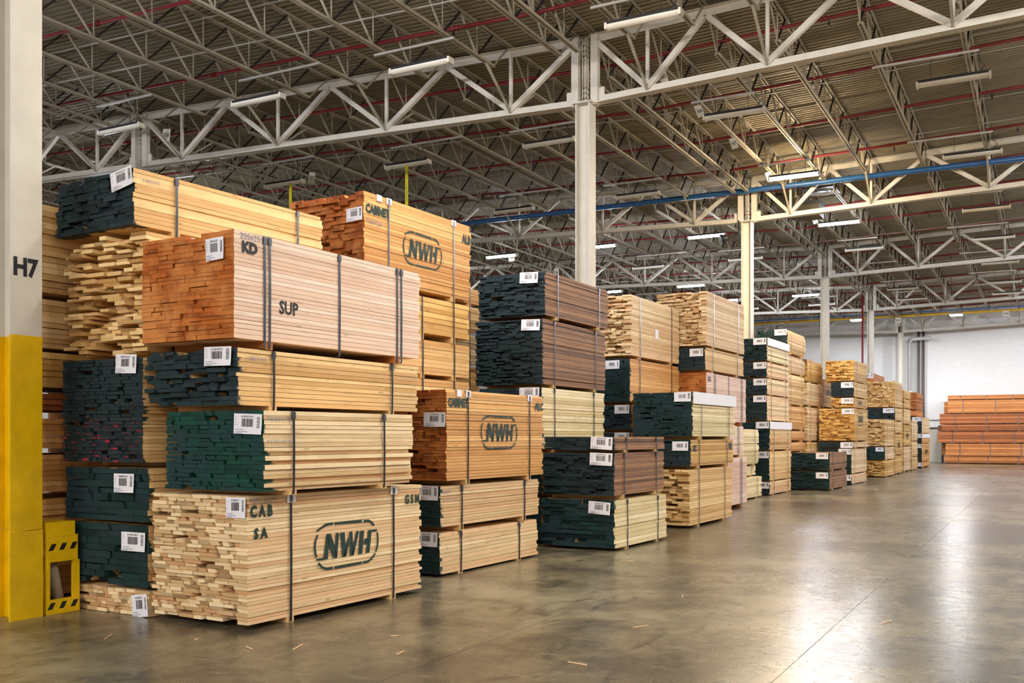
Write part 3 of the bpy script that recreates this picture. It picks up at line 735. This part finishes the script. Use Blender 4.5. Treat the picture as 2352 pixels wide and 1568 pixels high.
def bundle(s, X, Y, r, z0, z1, W=1.13, Ln=2.44, wood='maple', end=None, t=.04, rag=.012, inset=.008, hole=.12, wr=(.09, .24), st=(.18, .82), tg=None, runner=.06,
           wrap=False, rust=False, look=None, strap=None, protect=None, marks=(), near_=False, bulge=0.0, note=None):
    i = count.get(s, 0); count[s] = i+1
    runner = min(.11, z0 - TOP.get(s, 0) - .001); runner = runner if runner > .014 else 0
    TOP[s] = z1+(.009 if wrap else .002)
    root = empty('lumber_bundle', (X, Y, z0), math.radians(r))
    H = z1-z0
    lk = look or '%s %s' % (PN[end], WN[wood])
    lb_ = '%s lumber bundle, %s, %s' % (lk.rstrip(','), ORDN[i], STACKS[s])
    if len(lb_.split()) > 16: print('LONG', lb_)
    tag(root, lb_, 'lumber bundle', 'strapped lumber bundles')
    mb = lumber_mesh(W, Ln, H, t, wr[0], wr[1], rag, inset, hole)
    if bulge:
        mb.v = [(x + (bulge*(1-((2*z/H)-1)**4) - bulge if False else -bulge*(abs(2*z/H-1)**3) if x > -.3 else 0), y, z) if x > -.3 else (x, y, z) for x, y, z in mb.v]
    mb.build('boards', [wood_side(wood, end), wood_end(wood, end)], root)
    ys = [a*Ln if a < 1 and not near_ else a for a in st]
    rm = M_RUNR if rust else M_RUN
    if runner > .012:
        ry = ys if len(ys) == 2 else [ys[0]+.06, ys[-1]-.06]
        for y in ry:
            m2 = MB(); m2.box(-W+.01, -.004, y-.045, y+.045, -runner, 0); m2.build('runner', rm, root)
    for y in ys:
        m2 = MB(); ring(m2, -W-.003, .006, -max(0, runner-.003) if runner > .012 else -.001, H+.002, y, .026, .0015, .004); sb = m2.build('strap', strap or M_DSTRAP, root)
        if near_:
            m2 = MB(); m2.box(-.004, .011, y-.02, y+.02, H-.07, H-.01); m2.build('strap_seal', strap or M_STRAP, sb)
    if protect:
        for y in protect:
            m2 = MB(); m2.box(-.001, .009, y-.045, y+.055, H-.075, H+.003); m2.box(-.08, .009, y-.045, y+.055, H+.0025, H+.0045); m2.build('edge_protector', M_PAPER, root)
    if wrap:
        m2 = MB(); m2.box(-.002, .012, .02, Ln-.01, H-.2, H+.006); m2.box(-.3, .012, .02, Ln-.01, H+.0035, H+.007)
        for k in range(9):
            pass
        m2.build('paper_wrap', M_PAPER, root)
    if tg is not None:
        dx, dz, tw, th, rot, num = tg
        put_tag(root, dx, H-dz, tw, th, rot, num, hash((round(X*100), round(z0*100))) & 0xffff)
    if note:
        m2 = MB(); m2.box(.001, .006, note[0]-.09, note[0]+.09, note[1]-.09, note[1]+.09); m2.build('paper_note', M_PAPER, root)
    for mk in marks: stencil(root, *mk)
    return root
TG = (.05, .0, .31, .165, 0, None)

# A: nearest aisle stack
bundle('A', -5.77, 6.18, -3, .05, 1.11, 1.185, 2.42, 'maple', None, .0325, .032, .014, .4, (.07, .23), (.5, 1.93), (.0, .01, .235, .17, 1, '16100063717'), .05, near_=True, protect=(.5, 1.93),
       look='bare-ended pale maple, stencilled CAB and NWH,', marks=[('C A B', .03, .285, .88, .985), ('S A', .07, .23, .70, .795), ('G S M', 2.12, 2.36, .875, .97), ('@', .79, 1.70, .345, .775),
       ('B991-3136', .02, .33, 1.015, 1.045, M_GREY_INK, 0), ('KD 4/4', .06, .26, .993, 1.012, M_GREY_INK, 0)])
bundle('A', -5.6, 6.2, -2.5, 1.15, 1.82, 1.19, 2.05, 'maple', 'bright', .0375, .012, .03, .16, (.07, .2), (.33, 1.56), (.02, .03, .31, .167, -2, '167000750973'), .04, near_=True, look='bright green ended pale',
       marks=[('7500173', .02, .3, .58, .62, M_GREY_INK, 0), ('4/4 FAS NR KD', .02, .34, .40, .43, M_GREY_INK, 0)])
bundle('A', -5.9, 6.2, -1, 1.865, 2.345, 1.12, 2.66, 'oak', 'slate', .04, .06, .022, .22, (.08, .22), (.43, 2.16), (.05, -.01, .31, .16, -1, '29100148170'), .042, near_=True, look='slate-green ended ragged pale',
       marks=[('148170', .12, .34, .38, .41, M_GREY_INK, 0)])
bundle('A', -5.89, 6.15, -2, 2.42, 3.315, 1.12, 2.66, 'beech', 'rust', .0375, .012, .003, .06, (.1, .24), (.35, .41, 1.33, 2.23, 2.3), (.1, .06, .2, .185, 3, '255625'), .07, near_=True, rust=True, strap=M_STRAP,
       look='rust-ended pink-tan, stencilled KD and SUP,', marks=[('KD', .09, .27, .715, .815, M_BSTENCIL), ('SUP', .53, .77, .25, .37, M_BSTENCIL, .03), ('255625', .07, .3, .83, .88, M_GREY_INK, 0)])
# B: between column and nearest stack
bundle('B', -6.99, 6.25, -2, .004, .23, 1.01, 2.44, 'maple', None, .032, .03, .01, .2, (.06, .16), (.5, 1.9), (.0, .03, .2, .2, 8, '4241802657'), .0, near_=True)
bundle('B', -6.99, 6.25, -1, .262, .81, 1.07, 2.44, 'oak', 'green', .061, .02, .02, .2, (.1, .34), (.5, 1.9), (.03, .06, .3, .17, 0, '39100015819'), .03, near_=True)
bundle('B', -6.99, 6.25, -1, .84, 1.32, 1.14, 2.44, 'oak', 'green', .06, .02, .02, .2, (.1, .34), (.5, 1.9), (.17, .05, .26, .17, 0, '39100015818'), .028, near_=True, look='thick-boarded dark green ended')
bundle('B', -7.06, 6.25, -1, 1.37, 2.31, 1.11, 2.44, 'oak', 'red', .033, .02, .015, .24, (.06, .2), (.5, 1.9), (.07, -.03, .27, .17, -2, '167000176290'), .045, near_=True)
bundle('B', -7.06, 6.25, -1, 2.37, 3.44, 1.11, 2.44, 'oak', None, .036, .24, .012, .34, (.09, .24), (.5, 1.9), None, .055, near_=True, look='very ragged bare-ended pale')
bundle('B', -7.24, 6.3, -4.5, 3.52, 4.03, 1.2, 2.46, 'oak', 'slate', .042, .05, .02, .18, (.08, .22), (.47, 2.05), (.0, -.0, .3, .175, 9, '29100140171'), .075, near_=True, strap=M_STRAP, look='dark-ended pale',
       marks=[('148171', .1, .28, .4, .43, M_GREY_INK, 0)])
# BB: behind the yellow column
zz = [(.06,.62,'alder'),(.68,1.0,'alder'),(1.07,1.43,'alder'),(1.49,1.78,'alder'),(1.86,2.02,'cherry'),(2.08,2.42,'gold'),(2.46,2.93,'oak'),(3.0,3.84,'oak')]
for a, b_, wd in zz: bundle('BB', -8.5, 5.98, -1, a, b_, 1.1, 2.44, wd, None, .055, .03, .03, .2, (.1,.24), (.5, 1.9), None, .055, near_=False)
# C: second aisle stack
bundle('C', -6.07, 9.6, -2, .03, .5, 1.1, 2.34, 'maple', 'green', .047, .015, .012, .12, (.08,.24), (.44, 1.82), (.02, -.01, .3, .165, 0, '167000540545'), .03, near_=True)
bundle('C', -6.06, 9.6, -2, .57, 1.04, 1.1, 2.36, 'maple', 'green', .036, .015, .012, .12, (.08,.24), (.44, 1.94), (.02, -.0, .3, .165, 0, '167000751019'), .068, near_=True,
       marks=[('75019', .03, .2, .38, .41, M_GREY_INK, 0), ('4/4 FAS SA KD', .03, .38, .30, .325, M_GREY_INK, 0)])
bundle('C', -5.98, 9.6, -1, 1.1, 2.14, 1.14, 2.41, 'alder', 'brown', .0345, .03, .012, .2, (.07,.22), (.46, 1.99), (.0, .26, .3, .165, 0, '219100739685'), .058, near_=True, protect=(.26, .46, 1.99),
       look='brown-ended orange-tan, stencilled CABINET and NWH,', marks=[('CABINET', .03, .47, .84, .95), ('ALC', 2.14, 2.38, .85, .955), ('@', .75, 1.66, .345, .77)])
# D: tall stack behind
for a, b_, wd, en in ((.05, .9, 'maple', 'green'), (.96, 1.87, 'maple', 'green'), (1.93, 2.38, 'oak', 'green'), (2.44, 2.9, 'oak', 'green')):
    bundle('D', -7.32, 9.9, -1, a, b_, 1.15, 2.44, wd, en, .05, .02, .02, .1, (.1,.24), (.5, 2.0), None, .05)
bundle('D', -7.33, 9.9, -1, 2.99, 3.48, 1.15, 2.44, 'gold', None, .07, .02, .02, .1, (.1,.24), (.5, 2.0), None, .08)
bundle('D', -7.36, 9.9, -2, 3.55, 4.62, 1.23, 2.45, 'alder', 'brown', .045, .06, .012, .22, (.09,.24), (.5, 1.99), (.0, .2, .26, .165, 2, '219100739724'), .06, near_=True, strap=M_STRAP, protect=(.3, .5, 1.99),
       look='brown-ended orange-tan, stencilled CABINET and ALB,', marks=[('CABINET', .04, .52, .81, .93), ('ALB', 2.2, 2.43, .8, .93), ('@', .8, 1.7, .3, .75), ('739724', .05, .36, .68, .74, M_GREY_INK, 0)])
# E: sliver stack
for a, b_, wd in ((.05,.8,'oak'),(.86,1.7,'oak'),(1.76,2.35,'gold'),(2.4,2.8,'gold'),(2.86,3.35,'poplar'),(3.42,3.84,'oak'),(3.9,4.15,'alder')):
    bundle('E', -8.72, 12.5, 0, a, b_, 1.1, 2.62, wd, None, .045, .05, .02, .1, (.1,.24), (.2, .86), None, .05)
# W: tall walnut-topped
bundle('W', -6.62, 13.3, 0, .06, .68, 1.13, 2.4, 'oak', 'green', .045, tg=None)
bundle('W', -6.62, 13.3, 0, .75, 1.36, 1.13, 2.4, 'oak', 'green', .045, tg=None)
bundle('W', -6.61, 13.3, 0, 1.42, 2.34, 1.16, 2.42, 'poplar', 'slate', .045, .02, .02, .1, (.1,.24), (.43, 1.93), (.04, .0, .33, .17, 0, '167000750176'), .05, near_=True, look='slate-green ended cream')
bundle('W', -6.6, 13.3, 0, 2.39, 3.37, 1.17, 2.44, 'walnut', 'slate', .027, .05, .02, .15, (.08,.22), (.41, 1.98), (.04, .01, .31, .165, -2, '167000750760'), .045, near_=True)
bundle('W', -6.56, 13.3, -1, 3.42, 4.07, 1.17, 2.37, 'walnut', 'slate', .03, .05, .02, .15, (.08,.22), (.42, 1.96), (.11, .0, .31, .165, -2, '167000750767'), .05, near_=True, strap=M_STRAP)
# F: low walnut aisle stack
bundle('F', -5.29, 12.9, -2, .04, .71, 1.17, 2.0, 'poplar', 'green', .06, .07, .012, .06, (.12,.34), (.46, 1.62), (.05, .02, .34, .175, -3, '167000641304'), .04, near_=True, look='dark green ended cream')
bundle('F', -5.29, 12.9, 0, .775, 1.375, 1.13, 2.1, 'walnut', 'slate', .033, .06, .02, .15, (.09,.24), (.38, 1.7), (.02, .0, .34, .175, -2, '167000750761'), .06, near_=True)
bundle('F', -5.28, 12.9, -1, 1.415, 1.6, 1.11, 2.0, 'walnut', 'slate', .031, .03, .015, .1, (.09,.24), (.42, 1.61), (.03, .0, .33, .175, -3, '167000750764'), .04, near_=True, look='thin slate-green ended walnut')
# T
bundle('T', -6.73, 17.2, -1, .06, .6, .9, 2.68, 'oak', 'slate', .045); bundle('T', -6.73, 17.2, -1, .66, 1.15, .9, 2.68, 'oak', 'slate', .045)
bundle('T', -6.73, 17.2, -1, 1.2, 1.68, .9, 2.66, 'oak', 'slate', .045, .06, tg=(.02, .0, .29, .16, 0, None)); bundle('T', -6.72, 17.2, -1, 1.74, 2.19, .9, 2.64, 'oak', 'slate', .045, .08, tg=(.03, .0, .29, .16, 0, None))
bundle('T', -6.74, 17.2, -1, 2.25, 3.05, .9, 2.69, 'alder', 'green', .04, .02, .008, tg=(.2, .03, .29, .16, 0, None), look='dark green ended orange-tan')
bundle('T', -6.73, 17.2, -1, 3.11, 4.23, .9, 2.66, 'maple', None, .037, .16, .006, .2, (.09,.2), look='very ragged bare-ended pale striped', strap=M_STRAP, note=(1.34, .5))
# V
bundle('V', -5.45, 16.7, -1, .05, 1.03, 1.1, 2.58, 'oak', None, .042, .16, .015, .15, (.1,.24), (.21, .8), look='ragged bare-ended')
bundle('V', -5.42, 16.7, -1, 1.09, 1.55, 1.1, 2.56, 'gold', 'slate', .036, .012, .012, tg=(.04, .03, .29, .16, 0, None), marks=[('SC', .13, .32, .25, .37), ('WI', 2.2, 2.42, .26, .4)])
bundle('V', -5.38, 16.7, -2, 1.61, 2.38, 1.14, 2.42, 'poplar', 'green', .031, .02, .035, .14, tg=(.03, .0, .31, .165, 0, None), wrap=True, look='dark green ended white-wrapped')
# X
bundle('X', -6.05, 19.9, 0, .1, 1.14, 1.1, 2.9, 'pinkish', 'rust', .05, .01, .002, .03, (.1,.24), (.2, .24, .8, .84), runner=.09, rust=True)
bundle('X', -6.08, 19.9, 0, 1.2, 1.84, 1.1, 2.75, 'beech', None, .05, .03, .02, .03, (.1,.24), (.2, .24, .8, .84), runner=.05, rust=True)
bundle('X', -6.13, 19.9, 0, 1.93, 2.93, 1.08, 3.1, 'pinkish', 'brown', .05, .015, .002, .03, (.1,.24), (.18, .21, .53, .86, .89), runner=.08, rust=True, marks=[('KD', .12, .34, .82, .92, M_BSTENCIL)], look='brown-ended pale pink KD')
bundle('X', -6.15, 19.9, -1, 2.99, 3.44, 1.07, 2.8, 'oak', 'slate', .04, .012, .01, tg=(.04, .02, .29, .16, 0, None), strap=M_STRAP)
bundle('X', -6.13, 19.9, -1, 3.49, 4.6, 1.09, 2.78, 'maple', None, .037, .14, .006, .18, (.09,.2), strap=M_STRAP, look='ragged bare-ended pale')
# Y
bundle('Y', -6.62, 23.6, 0, .05, .56, 1.1, 2.85, 'poplar', 'green', .05, .03, .02); bundle('Y', -6.72, 23.6, 0, .61, .84, 1.1, 2.6, 'poplar', 'green', .05, .03, .02)
bundle('Y', -6.66, 23.6, 0, .9, 1.8, 1.1, 2.75, 'poplar', 'green', .045, .03, .04, bulge=.03)
# Z
for a, b_, X_, wd, en, kw in ((.03, .37, -6.6, 'maple', 'slate', {}), (.41, 1.2, -6.6, 'oak', 'green', {}), (1.25, 2.01, -6.6, 'oak', 'green', dict(wrap=True, look='dark green ended, lower white-wrapped', rag=.1)),
        (2.06, 2.73, -6.67, 'maple', 'slate', {}), (2.77, 3.19, -6.67, 'maple', 'slate', {}), (3.24, 3.64, -6.67, 'maple', 'slate', {}), (3.69, 4.3, -6.67, 'poplar', 'green', dict(wrap=True, look='dark green ended, upper white-wrapped', rag=.05))):
    kw = dict(kw); rg = kw.pop('rag', .015)
    bundle('Z', X_, 27.2, -1, a, b_, 1.0, 2.45, wd, en, .045, rg, .025, .12, tg=(.02, .0, .36, .18, 0, None), runner=.04, **kw)
# Q
for a, b_, wd in ((.06,1.1,'oak'),(1.16,1.43,'alder'),(1.5,1.78,'alder'),(1.84,2.54,'alder'),(2.6,3.5,'oak'),(3.56,4.09,'maple')):
    bundle('Q', -6.8, 30.2, 0, a, b_, .92, 2.5, wd, 'slate' if a > 1.8 else None, .055, .02, .03, .1, runner=.05, bulge=.03)
bundle('Q', -6.77, 30.1, 0, 4.15, 4.82, .95, 2.6, 'oak', 'green', .05, .04, .02, .12, tg=(.03, .0, .36, .18, 0, None), bulge=.06, look='round-shouldered dark green ended pale')
# R and U
for a, b_, wd in ((.05,.55,'gold'),(.6,1.42,'oak'),(1.48,2.58,'maple'),(2.65,3.38,'maple'),(3.43,4.14,'gold')):
    bundle('R', -6.82, 33.2, 0, a, b_, .95, 2.5, wd, None, .05, .04, .02, .1, runner=.05, bulge=.02)
for a, b_, wd in ((.05,.8,'gold'),(.86,1.7,'gold'),(1.76,2.62,'gold'),(2.68,3.64,'gold')):
    bundle('U', -6.92, 35.9, 0, a, b_, .9, 2.5, wd, None, .05, .04, .01, .1, runner=.05, marks=[('@', .9, 1.8, .3, .75)] if a > 2.6 else ())
# N walnut pair
bundle('N', -5.63, 30.5, -1, .04, .57, 1.13, 2.68, 'walnut', 'green', .036, .05, .015, tg=(.04, .03, .36, .18, 0, None)); bundle('N', -5.63, 30.5, -1, .62, 1.12, 1.13, 2.68, 'walnut', 'green', .036, .05, .015, tg=(.04, .0, .36, .18, 0, None))
# G
GG = ((.03,.33,'maple','slate',-5.68,1.09,{}),(.38,1.2,'maple','green',-5.68,1.09,{}),(1.25,1.42,'maple','green',-5.62,1.17,{}),(1.48,2.55,'gold',None,-5.58,1.17,dict(marks=[('@',.62,1.62,.5,.95)], look='big bare-ended golden, stencilled NWH,')),
      (2.59,2.9,'gold',None,-5.6,.76,dict(marks=[('@',.7,1.5,.06,.26)])),(2.95,3.43,'oak','slate',-5.6,.76,{}),(3.48,4.16,'gold',None,-5.6,.95,dict(look='ragged bare-ended golden')))
for a, b_, wd, en, X_, W_, kw in GG:
    bundle('G', X_, 34.6, -1, a, b_, W_, 2.9 if a < 1.3 else 2.55, wd, en, .042, .07 if en is None else .02, .02, .15, tg=(.02, .0, .4, .19, 0, None) if a < 3.45 else None, runner=.045, **kw)
# H, J, K, LL, M, O
for a, b_, wd, en in ((.05,.66,'gold',None),(.71,1.19,'maple','green'),(1.24,2.3,'oak',None)):
    bundle('H', -5.53, 41.4, -1, a, b_, 1.05, 2.45, wd, en, .045, .03 if en else .14, .02, .15, tg=TG if en else None, runner=.05)
for a, b_, wd, en in ((.07,.8,'gold',None),(.86,1.72,'gold',None),(1.78,2.24,'oak',None),(2.3,2.8,'oak','slate'),(2.86,3.93,'oak',None)):
    bundle('J', -5.5, 44.1, 0, a, b_, 1.3, 2.5, wd, en, .045, .03 if en or a < 2.5 else .14, .01, .15, tg=(.03,.0,.45,.2,0,None) if en else None, runner=.055, marks=[('@', .8, 1.6, .2, .6)] if a == .86 else ())
for a, b_, wd in ((.1,1.15,'maple'),(1.22,2.13,'gold'),(2.2,2.85,'oak'),(2.9,3.28,'gold'),(3.32,3.68,'gold')):
    bundle('K', -5.5, 47.1, 0, a, b_, 1.1, 2.5, wd, None, .05, .03, .01, .1, runner=.05, marks=[('@', .8, 1.6, .25, .65)] if a == 1.22 else ())
for a, b_, wd in ((.05,.62,'oak'),(.68,1.37,'oak'),(1.43,2.37,'maple')):
    bundle('LL', -5.5, 50.1, 0, a, b_, 1.1, 2.5, wd, None, .05, .03, .02, .1, runner=.05, bulge=.02)
for a, b_, wd, kw in ((.07,.3,'alder',{}),(.35,1.24,'alder',dict(marks=[('@', 1.4, 2.8, .3, .7)])),(1.29,1.75,'alder',dict(wrap=True)),(1.8,2.6,'maple',{})):
    bundle('M', -5.5, 54.4, 0, a, b_, 1.1, 3.9, wd, 'slate', .05, .02, .02, .1, tg=(.02,.0,.45,.2,0,None), runner=.05, **kw)
for a, b_ in ((2.66,2.98),(3.02,3.36),(3.4,3.87)):
    bundle('M', -5.75, 54.4, 0, a, b_, 1.1, 3.0, 'sienna', None, .09, .05, .02, .1, (.2,.4), runner=.04, look='orange-brown bare')
for a, b_, wd in ((.06,1.0,'oak'),(1.06,2.0,'oak'),(2.06,3.0,'oak'),(3.06,3.94,'oak'),(4.0,4.55,'sienna')):
    bundle('O', -7.0, 48.7, 0, a, b_, 1.05, 3.5, wd, None, .05, .03, .01, .1, runner=.05, tg=(.02, .0, .6, .22, 0, None) if a > 3.9 else None)

# cherry pile along the far wall: long packs lying across, front and back row
PR = ['bottom', 'second', 'third', 'fourth', 'fifth', 'sixth', 'top']
ROWS = ((.05,.44,-5.35,'sienna'),(.48,1.2,-5.28,'sienna'),(1.25,1.92,-5.7,'cherry'),(1.97,2.34,-5.5,'cherry'),(2.39,2.98,-5.6,'cherry'),(3.03,3.79,-5.15,'sienna'),(3.84,4.08,-5.15,'sienna'))
def xpack(x0, x1, y, z0, z1, D_, wd, label, group):
    """pack lying along world x, front face at world y"""
    Ln = x1-x0; H = z1-z0
    root = empty('lumber_pack', (x0, y, z0)); tag(root, label, 'lumber bundle', group)
    mb = lumber_mesh(D_, Ln, H, max(.05, H/7), .14, .3, .05, .025, .05)
    mb.v = [(y_, -x, z_) for x, y_, z_ in mb.v]          # swap axes (proper rotation), face x=0 -> y=0
    # grain runs along x here: keep the board material but turn its coordinates by parenting under a turned frame
    mb.v = [(-y2, x2, z2) for x2, y2, z2 in mb.v]         # back to local frame of a turned empty
    root.rotation_euler = (0, 0, -PI/2); root.location = (x0, y, z0)
    # local +y -> world +x ; local +x -> world -y (towards the aisle); boards fill local x from -D to 0
    o = mb.build('boards', [wood_side(wd), wood_end(wd)], root)
    k = max(2, int(Ln/1.4)); ys = [(.5+i)*Ln/k for i in range(k)]
    for yy in ys:
        m2 = MB(); ring(m2, -D_-.003, .008, -.03, H+.003, yy, .04, .002); m2.build('strap', M_STRAP, root)
        m2 = MB(); m2.box(-D_+.01, -.01, yy-.045, yy+.045, -.04, 0); m2.build('runner', M_RUNR, root)
    return root
for i, (z0, z1, x0, wd) in enumerate(ROWS):
    xpack(x0, x0+6.4+.1*i, 65.0, z0, z1, 1.05, wd, 'long %s lumber pack, %s course in front of the far wall pile' % (WN[wd], PR[i]), 'long packs in the front of the far wall pile')
    xpack(x0-.1-.2*(i % 2), x0+5.6, 66.25, z0, z1-.04, 1.0, wd, 'long %s lumber pack, %s course at the back of the far wall pile' % (WN[wd], PR[i]), 'long packs at the back of the far wall pile')

# wood splinters and chips on the floor near the stacks
for i in range(14):
    x, y = [(-5.3,5.7),(-5.0,5.9),(-5.9,5.75),(-6.6,5.5),(-4.6,6.6),(-4.2,6.1),(-3.2,9.6),(-2.9,6.4),(-1.9,12.5),(-4.7,12.0),(-1.2,9.1),(-4.9,12.4),(-3.0,7.9),(-2.4,15.0)][i]
    o = empty('wood_splinter', (x, y, 0.001), rng.uniform(0, 3)); l_ = rng.uniform(.02, .09)
    tag(o, 'tiny pale wood splinter lying on the concrete floor', 'splinter', 'wood splinters on the floor')
    mb = MB(); mb.beam((-l_, 0, .004), (l_, .005, .005), .008, .006); mb.build('sliver', wood_side('maple'), o)
bpy.context.view_layer.update()
